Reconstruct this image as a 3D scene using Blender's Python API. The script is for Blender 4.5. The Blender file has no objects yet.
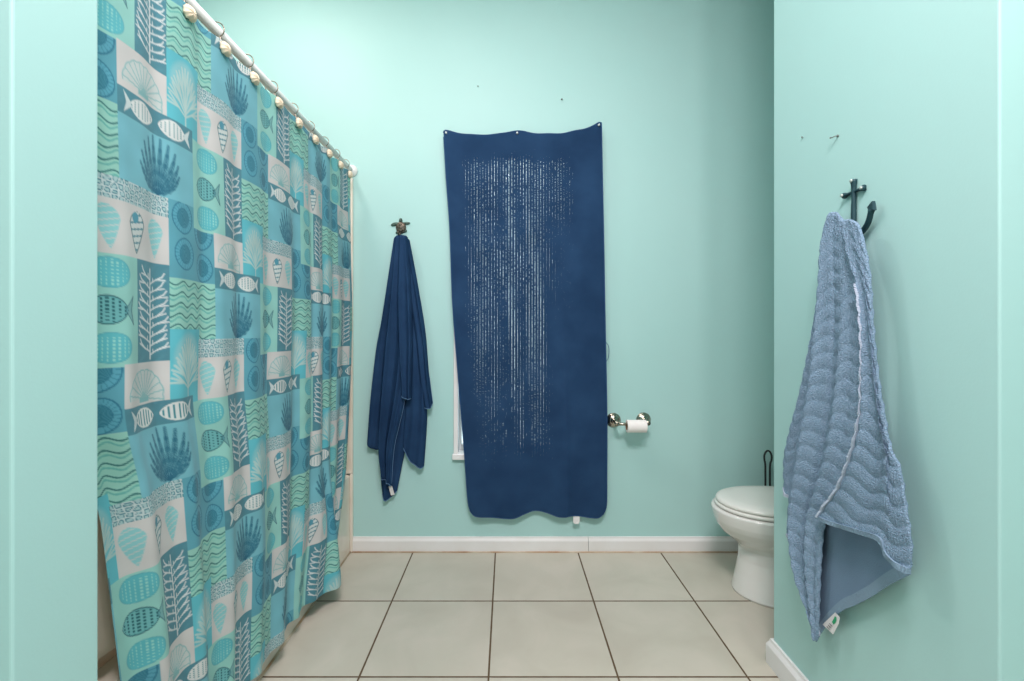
import bpy, bmesh, math, random
import numpy as np
from mathutils import Vector, Matrix
random.seed(7)
rng = np.random.default_rng(11)
S = bpy.context.scene
COL = S.collection
PI = math.pi

# ---------------------------------------------------------------- camera
FPX, VX, VY, CAMZ = 457.0, 507.5, 333.0, 1.08
cam = bpy.data.cameras.new('camera')
cam.sensor_width = 36.0
cam.lens = FPX / 1024 * 36.0
cam.shift_x = (512 - VX) / 1024
cam.shift_y = (VY - 340.5) / 1024
cam.clip_start = 0.02
camo = bpy.data.objects.new('camera', cam)
COL.objects.link(camo)
camo.location = (0, 0, CAMZ)
camo.rotation_euler = (math.radians(90), 0, 0)
S.camera = camo

# ---------------------------------------------------------------- world and lights
W = bpy.data.worlds.new('daylight')
S.world = W
W.use_nodes = True
bg = W.node_tree.nodes['Background']
bg.inputs[0].default_value = (0.80, 0.92, 0.95, 1)
bg.inputs[1].default_value = 1.8

def area(name, loc, rot, sx, sy, power, col=(1, 1, 1)):
    l = bpy.data.lights.new(name, 'AREA')
    l.shape = 'RECTANGLE'; l.size = sx; l.size_y = sy
    l.energy = power; l.color = col
    o = bpy.data.objects.new(name, l)
    COL.objects.link(o)
    o.location = loc; o.rotation_euler = rot
    return o

# ceiling lamp of the vanity room, and the one over the bath
area('vanity_ceiling_light', (0.05, -0.15, 2.85), (math.radians(14), 0, 0), 0.60, 0.60, 57, (1.0, 0.885, 0.91))
area('vanity_downlight', (0.66, 0.0, 2.88), (math.radians(8), 0, 0), 0.16, 0.16, 15, (1.0, 0.885, 0.91))
area('bath_ceiling_light', (-0.20, 1.20, 2.88), (0, 0, 0), 0.45, 0.45, 8, (1.0, 0.87, 0.88))
area('shower_ceiling_light', (-1.12, 1.55, 2.90), (0, 0, 0), 0.25, 0.25, 11, (1.0, 0.85, 0.82))
area('front_fill_light', (0.10, -1.6, 1.75), (math.radians(86), 0, 0), 1.2, 0.7, 6, (1.0, 0.90, 0.92))  # unseen fill added behind the camera, not a fixture of the room

S.view_settings.view_transform = 'Standard'
S.view_settings.look = 'None'
S.view_settings.gamma = 1.0
S.view_settings.use_curve_mapping = False
S.view_settings.exposure = 0.07

# ---------------------------------------------------------------- helpers
BY, RX = 2.264, 0.865          # back wall plane, right wall plane
LX = -0.667                    # end of the alcove wall on the left

def lin(c):
    c = np.asarray(c, dtype=np.float64) / 255.0
    return np.where(c <= 0.04045, c / 12.92, ((c + 0.055) / 1.055) ** 2.4)

def rgba(c):
    l = lin(c)
    return (float(l[0]), float(l[1]), float(l[2]), 1.0)

def mat(name, col, rough=0.6, metal=0.0, sheen=0.0, coat=0.0, spec=0.5, noise=None, bump=None, trans=0.0):
    """col sRGB; noise=(scale, col2, lo, hi) mottling; bump=(scale, strength, distance)"""
    m = bpy.data.materials.new(name)
    m.use_nodes = True
    nt = m.node_tree
    b = nt.nodes['Principled BSDF']
    b.inputs['Base Color'].default_value = rgba(col)
    b.inputs['Roughness'].default_value = rough
    b.inputs['Metallic'].default_value = metal
    b.inputs['Sheen Weight'].default_value = sheen
    b.inputs['Coat Weight'].default_value = coat
    b.inputs['Specular IOR Level'].default_value = spec
    if trans:
        tl = nt.nodes.new('ShaderNodeBsdfTranslucent'); tl.inputs[0].default_value = rgba(col)
        ms = nt.nodes.new('ShaderNodeMixShader'); ms.inputs[0].default_value = trans
        nt.links.new(b.outputs[0], ms.inputs[1]); nt.links.new(tl.outputs[0], ms.inputs[2])
        nt.links.new(ms.outputs[0], nt.nodes['Material Output'].inputs['Surface'])
    tc = nt.nodes.new('ShaderNodeTexCoord')
    if noise:
        n = nt.nodes.new('ShaderNodeTexNoise'); n.inputs['Scale'].default_value = noise[0]
        n.inputs['Detail'].default_value = 6
        r = nt.nodes.new('ShaderNodeValToRGB')
        r.color_ramp.elements[0].position = noise[2]; r.color_ramp.elements[1].position = noise[3]
        r.color_ramp.elements[0].color = rgba(col); r.color_ramp.elements[1].color = rgba(noise[1])
        nt.links.new(tc.outputs['Object'], n.inputs['Vector'])
        nt.links.new(n.outputs['Fac'], r.inputs['Fac'])
        nt.links.new(r.outputs['Color'], b.inputs['Base Color'])
    if bump:
        n2 = nt.nodes.new('ShaderNodeTexNoise'); n2.inputs['Scale'].default_value = bump[0]
        n2.inputs['Detail'].default_value = 3
        bp = nt.nodes.new('ShaderNodeBump'); bp.inputs['Strength'].default_value = bump[1]
        bp.inputs['Distance'].default_value = bump[2]
        nt.links.new(tc.outputs['Object'], n2.inputs['Vector'])
        nt.links.new(n2.outputs['Fac'], bp.inputs['Height'])
        nt.links.new(bp.outputs['Normal'], b.inputs['Normal'])
    return m

WALLC = (170, 212, 208)
M = {}
M['wall'] = mat('teal_wall_paint', WALLC, 0.55, noise=(1.3, (174, 214, 210), 0.35, 0.7), bump=(180, 0.08, 0.002))
M['ceiling'] = mat('white_ceiling_paint', (235, 236, 232), 0.8, bump=(120, 0.2, 0.003))
M['trim'] = mat('white_trim_paint', (232, 231, 230), 0.35, noise=(5, (221, 219, 214), 0.4, 0.8))
M['caulk'] = mat('stained_caulk', (176, 142, 110), 0.7, noise=(9, (205, 192, 172), 0.35, 0.65))
M['tub'] = mat('bathtub_enamel', (226, 218, 204), 0.22, coat=0.3, noise=(7, (214, 202, 184), 0.45, 0.8))
M['porcelain'] = mat('white_porcelain', (226, 226, 221), 0.12, coat=0.6)
M['seatplastic'] = mat('white_seat_plastic', (228, 229, 222), 0.25)
M['rod'] = mat('white_rod_enamel', (235, 235, 232), 0.3)
M['cream'] = mat('cream_shell_resin', (232, 218, 192), 0.5, noise=(60, (222, 200, 172), 0.4, 0.7))
M['wire'] = mat('brushed_wire', (150, 140, 128), 0.3, metal=1.0)
M['nickel'] = mat('brushed_nickel', (178, 170, 156), 0.22, metal=1.0)
M['bronze'] = mat('dark_bronze', (84, 82, 74), 0.45, metal=0.6, noise=(90, (130, 112, 98), 0.4, 0.7))
M['bronze_green'] = mat('verdigris_bronze', (70, 92, 84), 0.5, metal=0.4)
M['anchor'] = mat('dark_teal_cast_iron', (30, 64, 72), 0.45, metal=0.2)
M['screw'] = mat('pale_screw_metal', (190, 196, 190), 0.3, metal=0.5)
M['black'] = mat('black_wire', (22, 30, 30), 0.4)
M['paper'] = mat('toilet_paper', (244, 240, 236), 0.9, bump=(300, 0.2, 0.001))
M['card'] = mat('cardboard', (160, 130, 100), 0.9)
M['liner'] = mat('off_white_liner', (226, 219, 208), 0.45, trans=.6)
M['navy'] = mat('navy_terry', (36, 60, 91), 1.0, spec=0.0, noise=(7, (43, 70, 103), 0.35, 0.7), bump=(420, 0.35, 0.002))
M['navyhem'] = mat('navy_hem_thread', (84, 116, 152), 0.8, spec=0.2)
M['bigedge'] = mat('navy_edge_binding', (50, 80, 120), 0.9, spec=0.1)
M['blue'] = mat('dusty_blue_terry', (136, 165, 190), 1.0, spec=0.0, noise=(260, (154, 178, 202), 0.40, 0.62), bump=(330, 1.0, 0.008))
M['blueflat'] = mat('dusty_blue_flat_weave', (116, 140, 164), 0.95, spec=0.1, bump=(500, 0.4, 0.003))
M['bluehem'] = mat('pale_blue_hem', (184, 196, 212), 0.8, spec=0.2, bump=(160, 0.4, 0.003))
M['blueborder'] = mat('corded_blue_border', (132, 156, 176), 0.85, spec=0.1, bump=(160, 0.6, 0.004))
M['label'] = mat('white_label', (224, 222, 220), 0.7)
M['green'] = mat('green_print', (40, 160, 110), 0.7)
M['ink'] = mat('grey_print', (140, 140, 140), 0.7)
M['pin'] = mat('white_pin_head', (235, 238, 238), 0.3)
M['pile'] = mat('steel_nail', (120, 128, 124), 0.4, metal=0.5)
M['glassy'] = None

g = bpy.data.materials.new('window_glass'); g.use_nodes = True
nt = g.node_tree; nt.nodes.clear()
out = nt.nodes.new('ShaderNodeOutputMaterial'); mx = nt.nodes.new('ShaderNodeMixShader')
tr = nt.nodes.new('ShaderNodeBsdfTransparent'); gl = nt.nodes.new('ShaderNodeBsdfGlossy')
gl.inputs['Roughness'].default_value = 0.05
tr.inputs[0].default_value = (0.93, 0.99, 1, 1)
mx.inputs[0].default_value = 0.06
nt.links.new(tr.outputs[0], mx.inputs[1]); nt.links.new(gl.outputs[0], mx.inputs[2]); nt.links.new(mx.outputs[0], out.inputs[0])
M['glass'] = g

def link(name, me, m, parent=None, smooth=True, loc=None):
    if m is not None:
        for mm in (m if isinstance(m, (list, tuple)) else [m]):
            me.materials.append(mm)
    if smooth:
        me.polygons.foreach_set('use_smooth', [True] * len(me.polygons))
    o = bpy.data.objects.new(name, me)
    COL.objects.link(o)
    if parent is not None:
        o.parent = parent
        me.transform(Matrix.Translation(-Vector(parent.location)))
    return o

def obj(name, bm, m, parent=None, smooth=False):
    bmesh.ops.recalc_face_normals(bm, faces=bm.faces)
    me = bpy.data.meshes.new(name)
    bm.to_mesh(me); bm.free()
    return link(name, me, m, parent, smooth)

def tag(o, label, cat, group=None):
    o['label'] = label; o['category'] = cat
    if group: o['group'] = group
    return o

def struct(o):
    o['kind'] = 'structure'; return o

def thing(name, label, cat, loc, group=None):
    o = bpy.data.objects.new(name, None)
    o.empty_display_size = 0.05
    COL.objects.link(o); o.location = loc
    return tag(o, label, cat, group)

def box(x0, x1, y0, y1, z0, z1, bm=None, bev=0.0):
    own = bmesh.new()
    r = bmesh.ops.create_cube(own, size=1.0)
    for v in own.verts:
        v.co = Vector(((x0 + x1) / 2 + v.co.x * (x1 - x0), (y0 + y1) / 2 + v.co.y * (y1 - y0), (z0 + z1) / 2 + v.co.z * (z1 - z0)))
    if bev:
        bmesh.ops.bevel(own, geom=own.edges[:] , offset=bev, segments=3, affect='EDGES', profile=0.5)
    if bm is None: return own
    me = bpy.data.meshes.new('t'); own.to_mesh(me); own.free(); bm.from_mesh(me); bpy.data.meshes.remove(me)
    return bm

def spline(pts, n):
    """Catmull-Rom through pts, n samples evenly spaced by arc length"""
    P = np.asarray(pts, float)
    if len(P) == 2:
        t = np.linspace(0, 1, n)[:, None]
        return P[0] * (1 - t) + P[1] * t
    E = np.vstack([2 * P[0] - P[1], P, 2 * P[-1] - P[-2]])
    outp = []
    for i in range(1, len(E) - 2):
        t = np.linspace(0, 1, 24, endpoint=False)[:, None]
        a, b, c, d = E[i - 1], E[i], E[i + 1], E[i + 2]
        outp.append(0.5 * ((2 * b) + (c - a) * t + (2 * a - 5 * b + 4 * c - d) * t ** 2 + (3 * b - a - 3 * c + d) * t ** 3))
    outp.append(P[-1][None])
    Q = np.vstack(outp)
    L = np.concatenate([[0], np.cumsum(np.linalg.norm(np.diff(Q, axis=0), axis=1))])
    s = np.linspace(0, L[-1], n)
    return np.stack([np.interp(s, L, Q[:, k]) for k in range(Q.shape[1])], 1)

def tube(path, r, seg=10, bm=None, closed=False, cap=True):
    if bm is None: bm = bmesh.new()
    P = [Vector(p) for p in path]; n = len(P)
    R = r if hasattr(r, '__len__') else [r] * n
    rings = []; prev = None
    for i in range(n):
        if closed: t = (P[(i + 1) % n] - P[i - 1]).normalized()
        else: t = (P[min(i + 1, n - 1)] - P[max(i - 1, 0)]).normalized()
        if prev is None:
            a = t.orthogonal().normalized()
        else:
            a = (prev - t * prev.dot(t)).normalized()
        prev = a; b = t.cross(a)
        rings.append([bm.verts.new(P[i] + (a * math.cos(2 * PI * k / seg) + b * math.sin(2 * PI * k / seg)) * R[i]) for k in range(seg)])
    m = n if closed else n - 1
    for i in range(m):
        A, B = rings[i], rings[(i + 1) % n]
        for k in range(seg):
            bm.faces.new((A[k], A[(k + 1) % seg], B[(k + 1) % seg], B[k]))
    if cap and not closed:
        bm.faces.new(rings[0][::-1]); bm.faces.new(rings[-1])
    return bm

def lathe(prof, origin, axis='z', seg=32, bm=None):
    """prof list of (r, h) from the origin along axis ('z','y-','x-')"""
    if bm is None: bm = bmesh.new()
    o = Vector(origin); rings = []
    ax = {'z': (Vector((1, 0, 0)), Vector((0, 1, 0)), Vector((0, 0, 1))),
          'y-': (Vector((1, 0, 0)), Vector((0, 0, 1)), Vector((0, -1, 0))),
          'x': (Vector((0, 1, 0)), Vector((0, 0, 1)), Vector((1, 0, 0))),
          'x-': (Vector((0, 1, 0)), Vector((0, 0, 1)), Vector((-1, 0, 0)))}[axis]
    for r, h in prof:
        r = max(r, 1e-4)
        rings.append([bm.verts.new(o + ax[2] * h + (ax[0] * math.cos(2 * PI * k / seg) + ax[1] * math.sin(2 * PI * k / seg)) * r) for k in range(seg)])
    for A, B in zip(rings, rings[1:]):
        for k in range(seg):
            bm.faces.new((A[k], A[(k + 1) % seg], B[(k + 1) % seg], B[k]))
    bm.faces.new(rings[0][::-1]); bm.faces.new(rings[-1])
    return bm

def grid_mesh(name, P):
    """P (nv, nu, 3) open grid -> mesh"""
    nv, nu = P.shape[:2]
    me = bpy.data.meshes.new(name)
    idx = np.arange(nv * nu).reshape(nv, nu)
    q = np.stack([idx[:-1, :-1], idx[:-1, 1:], idx[1:, 1:], idx[1:, :-1]], -1).reshape(-1, 4)
    me.vertices.add(nv * nu); me.vertices.foreach_set('co', P.reshape(-1).astype(np.float32))
    me.loops.add(q.size); me.loops.foreach_set('vertex_index', q.reshape(-1).astype(np.int32))
    me.polygons.add(len(q)); me.polygons.foreach_set('loop_start', np.arange(0, q.size, 4, dtype=np.int32))
    me.update(calc_edges=True)
    return me

def shell_mesh(name, layers):
    """layers: list of (front, back) grids (nv,nu,3); each closed along its border"""
    co = []; fa = []; base = 0
    for F, B in layers:
        nv, nu = F.shape[:2]
        idx = np.arange(nv * nu).reshape(nv, nu) + base
        jdx = idx + nv * nu
        fa.append(np.stack([idx[:-1, :-1], idx[:-1, 1:], idx[1:, 1:], idx[1:, :-1]], -1).reshape(-1, 4))
        fa.append(np.stack([jdx[:-1, :-1], jdx[1:, :-1], jdx[1:, 1:], jdx[:-1, 1:]], -1).reshape(-1, 4))
        ring_i = np.concatenate([idx[0, :-1], idx[:-1, -1], idx[-1, :0:-1], idx[:0:-1, 0]])
        ring_j = np.concatenate([jdx[0, :-1], jdx[:-1, -1], jdx[-1, :0:-1], jdx[:0:-1, 0]])
        fa.append(np.stack([ring_i, ring_j, np.roll(ring_j, -1), np.roll(ring_i, -1)], -1))
        co.append(F.reshape(-1, 3)); co.append(B.reshape(-1, 3)); base += 2 * nv * nu
    co = np.vstack(co); fa = np.vstack(fa)
    me = bpy.data.meshes.new(name)
    me.vertices.add(len(co)); me.vertices.foreach_set('co', co.reshape(-1).astype(np.float32))
    me.loops.add(fa.size); me.loops.foreach_set('vertex_index', fa.reshape(-1).astype(np.int32))
    me.polygons.add(len(fa)); me.polygons.foreach_set('loop_start', np.arange(0, fa.size, 4, dtype=np.int32))
    me.update(calc_edges=True); me.validate()
    return me

def onback(px, py, d):           # photo point -> point d in front of the back wall
    y = BY - d
    return ((px - VX) * y / FPX, y, CAMZ - (py - VY) * y / FPX)

def onright(px, py, d):          # photo point -> point d in front of the right wall
    x = RX - d
    y = FPX * x / (px - VX)
    return (x, y, CAMZ - (py - VY) * y / FPX)

# ---------------------------------------------------------------- room
def floor_material():
    m = bpy.data.materials.new('beige_floor_tile'); m.use_nodes = True
    nt = m.node_tree; L = nt.links; N = nt.nodes
    b = N['Principled BSDF']
    geo = N.new('ShaderNodeNewGeometry'); sep = N.new('ShaderNodeSeparateXYZ')
    L.new(geo.outputs['Position'], sep.inputs[0])
    T = 0.4064
    def mth(op, a, c=None, cl=False):
        n = N.new('ShaderNodeMath'); n.operation = op; n.use_clamp = cl
        for i, v in enumerate((a, c)):
            if v is None: continue
            if isinstance(v, (int, float)): n.inputs[i].default_value = v
            else: L.new(v, n.inputs[i])
        return n.outputs[0]
    def axis(sock, off):
        t = mth('DIVIDE', mth('SUBTRACT', sock, off), T)
        fr = mth('FRACT', t)
        d = mth('MULTIPLY', mth('MINIMUM', fr, mth('SUBTRACT', 1.0, fr)), T)
        return d, mth('FLOOR', t)
    dx, ix = axis(sep.outputs[0], -0.0594)
    dy, iy = axis(sep.outputs[1], 1.8416)
    wob = N.new('ShaderNodeTexNoise'); wob.inputs['Scale'].default_value = 30
    L.new(geo.outputs['Position'], wob.inputs['Vector'])
    d = mth('MINIMUM', dx, dy)
    d = mth('ADD', d, mth('MULTIPLY', mth('SUBTRACT', wob.outputs['Fac'], 0.5), 0.0012))
    edge = N.new('ShaderNodeMapRange'); edge.interpolation_type = 'SMOOTHSTEP'
    edge.inputs['From Min'].default_value = 0.0024; edge.inputs['From Max'].default_value = 0.0038
    L.new(d, edge.inputs['Value'])
    # tile tone: per tile shift and cloudy mottling
    cv = N.new('ShaderNodeCombineXYZ'); L.new(ix, cv.inputs[0]); L.new(iy, cv.inputs[1])
    wn = N.new('ShaderNodeTexWhiteNoise'); L.new(cv.outputs[0], wn.inputs['Vector'])
    n1 = N.new('ShaderNodeTexNoise'); n1.inputs['Scale'].default_value = 4.5; n1.inputs['Detail'].default_value = 7
    n1.inputs['Distortion'].default_value = 0.6
    addv = N.new('ShaderNodeVectorMath'); addv.operation = 'ADD'
    sc = N.new('ShaderNodeVectorMath'); sc.operation = 'SCALE'; sc.inputs['Scale'].default_value = 3.0
    L.new(wn.outputs['Color'], sc.inputs[0]); L.new(geo.outputs['Position'], addv.inputs[0]); L.new(sc.outputs[0], addv.inputs[1])
    L.new(addv.outputs[0], n1.inputs['Vector'])
    r = N.new('ShaderNodeValToRGB')
    e = r.color_ramp.elements
    e[0].position = 0.3; e[0].color = rgba((187, 182, 167)); e[1].position = 0.72; e[1].color = rgba((202, 196, 182))
    x = e.new(0.5); x.color = rgba((193, 189, 174))
    L.new(n1.outputs['Fac'], r.inputs[0])
    hs = N.new('ShaderNodeHueSaturation')
    vv = N.new('ShaderNodeMapRange'); vv.inputs['To Min'].default_value = 0.95; vv.inputs['To Max'].default_value = 1.04
    L.new(wn.outputs['Value'], vv.inputs['Value']); L.new(vv.outputs[0], hs.inputs['Value'])
    L.new(r.outputs['Color'], hs.inputs['Color'])
    mix = N.new('ShaderNodeMix'); mix.data_type = 'RGBA'
    mix.inputs[6].default_value = rgba((92, 74, 52))
    L.new(edge.outputs[0], mix.inputs[0]); L.new(hs.outputs['Color'], mix.inputs[7])
    L.new(mix.outputs[2], b.inputs['Base Color'])
    rr = N.new('ShaderNodeMapRange'); rr.inputs['To Min'].default_value = 0.9; rr.inputs['To Max'].default_value = 0.42
    L.new(edge.outputs[0], rr.inputs['Value']); L.new(rr.outputs[0], b.inputs['Roughness'])
    bp = N.new('ShaderNodeBump'); bp.inputs['Distance'].default_value = 0.003; bp.inputs['Strength'].default_value = 0.6
    L.new(edge.outputs[0], bp.inputs['Height']); L.new(bp.outputs['Normal'], b.inputs['Normal'])
    return m
M['floor'] = floor_material()

HZ = 2.95
X0, X1, Y0 = -2.0, 2.0, -2.2
struct(obj('floor', box(X0 - .1, X1 + .1, Y0 - .1, BY + .15, -0.1, 0), M['floor']))
struct(obj('ceiling', box(X0 - .1, X1 + .1, Y0 - .1, BY + .15, HZ, HZ + .1), M['ceiling']))
# window opening in the back wall
wx0, wx1, wz0, wz1 = -0.248, 0.355, 0.482, 2.0
bm = bmesh.new()
box(X0, wx0, BY, BY + .13, 0, HZ, bm); box(wx1, X1, BY, BY + .13, 0, HZ, bm)
box(wx0, wx1, BY, BY + .13, 0, wz0, bm); box(wx0, wx1, BY, BY + .13, wz1, HZ, bm)
struct(obj('wall_back', bm, M['wall']))
struct(obj('wall_right', box(RX, X1, 0.803, 1.486, 0, HZ, bev=0.004), M['wall']))
struct(obj('wall_alcove', box(X0, LX, 0.615, 0.746, 0, HZ, bev=0.004), M['wall']))
struct(obj('wall_left', box(-1.65, -1.53, 0.746, BY, 0, HZ), M['wall']))
struct(obj('wall_toilet_side', box(1.58, 1.70, 1.486, BY, 0, HZ), M['wall']))
struct(obj('wall_vanity_left', box(X0 - .1, X0, Y0, 0.615, 0, HZ), M['wall']))
struct(obj('wall_vanity_right', box(X1, X1 + .1, Y0, 0.803, 0, HZ), M['wall']))
struct(obj('wall_front', box(X0, X1, Y0 - .1, Y0, 0, HZ), M['wall']))

# window: casing, sill, sashes, panes
win = bpy.data.objects.new('window_1', None); COL.objects.link(win); win.location = (0.05, BY, wz0); struct(win)
bm = bmesh.new()
cw = 0.018
box(wx0 - cw, wx0 + .004, BY - .012, BY + .02, wz0, wz1 + cw, bm, .003)
box(wx1 - .004, wx1 + cw, BY - .012, BY + .02, wz0, wz1 + cw, bm, .003)
box(wx0 + .004, wx1 - .004, BY - .012, BY + .02, wz1 - .004, wz1 + cw, bm, .003)
obj('window_casing', bm, M['trim'], win)
obj('window_sill', box(wx0 - cw - .006, wx1 + cw + .006, BY - .022, BY + .125, wz0 - .026, wz0 + .002, bev=.004), M['trim'], win)
bm = bmesh.new()
sy0, sy1 = BY + .06, BY + .09
for (a, b2, c, d2) in ((wx0, wx0 + .014, wz0, wz1), (wx1 - .014, wx1, wz0, wz1), (wx0 + .014, wx1 - .014, wz0, wz0 + .032),
                       (wx0 + .014, wx1 - .014, wz1 - .03, wz1)):
    box(a, b2, sy0, sy1, c, d2, bm, .003)
obj('window_frame', bm, M['trim'], win)
obj('window_pane', box(wx0 + .011, wx1 - .011, BY + .073, BY + .077, wz0 + .029, wz1 - .027), M['glass'], win)

def baseboard(pts, h=0.078, t=0.014):
    """pts: wall-line points; thickness to the left of travel; moulded profile"""
    prof = [(0, 0), (t, 0), (t, h * .74), (t * .8, h * .82), (t * .55, h * .9), (t * .45, h), (0, h)]
    bm = bmesh.new(); rings = []
    P = [Vector((p[0], p[1], 0)) for p in pts]
    for i, p in enumerate(P):
        d1 = (P[i] - P[i - 1]).normalized() if i > 0 else (P[1] - P[0]).normalized()
        d2 = (P[i + 1] - P[i]).normalized() if i < len(P) - 1 else d1
        n1 = Vector((-d1.y, d1.x, 0)); n2 = Vector((-d2.y, d2.x, 0))
        nn = (n1 + n2); nn = nn / max(nn.dot(n1), 1e-3)
        rings.append([bm.verts.new(p + nn * a + Vector((0, 0, z))) for a, z in prof])
    for A, B in zip(rings, rings[1:]):
        for k in range(len(prof)):
            bm.faces.new((A[k], A[(k + 1) % len(prof)], B[(k + 1) % len(prof)], B[k]))
    bm.faces.new(rings[0][::-1]); bm.faces.new(rings[-1])
    return bm
bm = baseboard([(0.3976, BY), (-0.765, BY)], .073)
me = bpy.data.meshes.new('t')
b2 = baseboard([(1.58, BY), (0.3998, BY)], .073); b2.to_mesh(me); b2.free(); bm.from_mesh(me)
struct(obj('baseboard_back', bm, M['trim']))
struct(obj('baseboard_right', baseboard([(RX, 0.80), (RX, 1.486), (1.58, 1.486)], .083, .016), M['trim']))
struct(obj('baseboard_vanity', baseboard([(X1, 0.803), (RX, 0.803)], .083, .014), M['trim']))
bm = tube([(-0.765, BY - .016, 0.002), (0.4, BY - .0165, 0.002), (1.57, BY - .016, 0.002)], .0045, 8)
tube([(-0.7735, 0.76, 0.003), (-0.7735, 1.5, 0.002), (-0.7735, 2.25, 0.003)], .005, 8, bm)
struct(obj('trim_1', bm, M['caulk'], smooth=True))

# ---------------------------------------------------------------- bathtub and its surround
def rrect(cx, cy, hx, hy, r, z, n=8):
    pts = []
    for (sx, sy, a0) in ((1, 1, 0), (-1, 1, 90), (-1, -1, 180), (1, -1, 270)):
        for k in range(n + 1):
            a = math.radians(a0 + 90 * k / n)
            pts.append(Vector((cx + sx * (hx - r) + r * math.cos(a), cy + sy * (hy - r) + r * math.sin(a), z)))
    return pts
TZ = 0.385
ty0, ty1, tx0, tx1 = 0.75, 2.26, -1.526, -0.775
cx, cy = (tx0 + tx1) / 2, (ty0 + ty1) / 2
hx, hy = (tx1 - tx0) / 2, (ty1 - ty0) / 2
secs = [rrect(cx, cy, hx, hy, .006, 0.0), rrect(cx, cy, hx, hy, .006, TZ - .03), rrect(cx, cy, hx, hy, .012, TZ - .008), rrect(cx, cy, hx - .01, hy - .01, .02, TZ),
        rrect(cx, cy, hx - .07, hy - .08, .12, TZ), rrect(cx, cy, hx - .085, hy - .10, .12, TZ - .012),
        rrect(cx, cy, hx - .11, hy - .15, .12, .16), rrect(cx, cy, hx - .15, hy - .2, .12, .09), rrect(cx, cy, hx - .25, hy - .3, .1, .075)]
bm = bmesh.new(); rings = [[bm.verts.new(p) for p in s] for s in secs]
for A, B in zip(rings, rings[1:]):
    n = len(A)
    for k in range(n): bm.faces.new((A[k], A[(k + 1) % n], B[(k + 1) % n], B[k]))
bm.faces.new(rings[-1]); bm.faces.new(rings[0][::-1])
tub = obj('bathtub', bm, M['tub'], smooth=False)
tag(tub, 'cream built-in bathtub hidden behind the patterned shower curtain', 'bathtub')
obj('drain', lathe([(.03, 0), (.03, .003), (.022, .004), (.0, .002)], (cx, ty1 - .42, .075)), M['nickel'], tub)
bm = bmesh.new()
box(-1.528, -0.762, BY - .018, BY - .001, TZ + .002, 1.845, bm, .004)
box(-1.529, -1.512, 0.766, BY - .02, TZ + .002, 1.845, bm, .004)
box(-1.528, -0.80, .747, .764, TZ + .002, 1.845, bm, .004)
box(-0.7748, -0.762, BY - .018, BY - .001, 0.0, TZ + .0015, bm, .002)
sur = obj('tub_surround', bm, M['tub'])
tag(sur, 'cream tub surround panel edge running up the wall beside the curtain', 'shower surround')

# ---------------------------------------------------------------- shower rod, rings
RODX, RODZ, RODR = -0.772, 1.882, 0.0135
rod = thing('shower_rod', 'white round shower curtain rod above the fish patterned curtain', 'curtain rod', (RODX, 1.5, RODZ))
obj('pole', tube([(RODX, .752, RODZ), (RODX, 2.258, RODZ)], RODR, 20), M['rod'], rod, smooth=True)
obj('wall_flange', lathe([(.03, .001), (.03, .006), (.017, .02), (.0145, .022)], (RODX, BY, RODZ), 'y-'), M['rod'], rod, smooth=True)
fl = lathe([(.03, .001), (.03, .006), (.017, .02), (.0145, .022)], (RODX, 0, 0), 'y-')
for v in fl.verts: v.co.y = .746 - v.co.y; v.co.z += RODZ
obj('wall_flange', fl, M['rod'], rod, smooth=True)

ring_ys = [0.80, 0.940, 1.076, 1.212, 1.352, 1.496, 1.640, 1.780, 1.920, 2.050, 2.170]
ring_labels = [None, None,
    'cream scallop shell curtain ring nearest the top edge of the photo',
    'cream scallop shell curtain ring, second from the top edge of the photo',
    'cream scallop shell curtain ring, third from the top edge of the photo',
    'cream shell curtain ring, fourth from the top edge of the photo',
    'cream shell curtain ring in the middle of the row of nine',
    'small cream shell curtain ring, fourth from the back wall end of the rod',
    'small cream shell curtain ring, third from the back wall end of the rod',
    'small cream shell curtain ring, second from the back wall end of the rod',
    'cream shell curtain ring closest to the back wall']
def shell_bm(cx, cy, cz):
    """domed scallop shell facing the room (+X)"""
    bm = bmesh.new(); nr, na = 8, 56; R = .0185
    rows = []
    for i in range(nr + 1):
        t = i / nr; row = []
        for k in range(na):
            a = 2 * PI * k / na
            rib = 1 + .05 * math.cos(9 * a) * t
            fan = 1 - .30 * math.exp(-((a - 1.5 * PI) / .5) ** 2)
            rr = R * t * rib * fan
            dome = .011 * math.sqrt(max(0, 1 - t * t)) + .0012 * math.cos(11 * a) * t * (1 - t) * 3
            row.append(bm.verts.new((cx + dome, cy + rr * math.cos(a), cz - rr * math.sin(-a) )))
        rows.append(row)
    for A, B in zip(rows, rows[1:]):
        for k in range(na):
            bm.faces.new((A[k], A[(k + 1) % na], B[(k + 1) % na], B[k]))
    back = [bm.verts.new((cx - .004, v.co.y, v.co.z)) for v in rows[-1]]
    for k in range(na):
        bm.faces.new((rows[-1][k], rows[-1][(k + 1) % na], back[(k + 1) % na], back[k]))
    bm.faces.new(back)
    bmesh.ops.remove_doubles(bm, verts=bm.verts, dist=1e-5)
    return bm
proto = thing('curtain_ring', '', 'curtain ring', (RODX, 0, RODZ), 'shell curtain rings along the rod')
hp = []
for k in range(33):
    a = math.radians(-60 + 300 * k / 32)
    hp.append((RODX + .0205 * math.cos(a), 0.0, RODZ + .002 + .0205 * math.sin(a)))
hp = hp[::-1]
hp += [(RODX + .012, 0, RODZ - .026), (RODX + .015, 0, RODZ - .034), (RODX + .0205, 0, RODZ - .042)]
obj('hook', tube(spline(hp, 60), .0016, 8), M['wire'], proto, smooth=True)
obj('shell', shell_bm(RODX + .0245, 0, RODZ - .050), M['cream'], proto, smooth=True)
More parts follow.
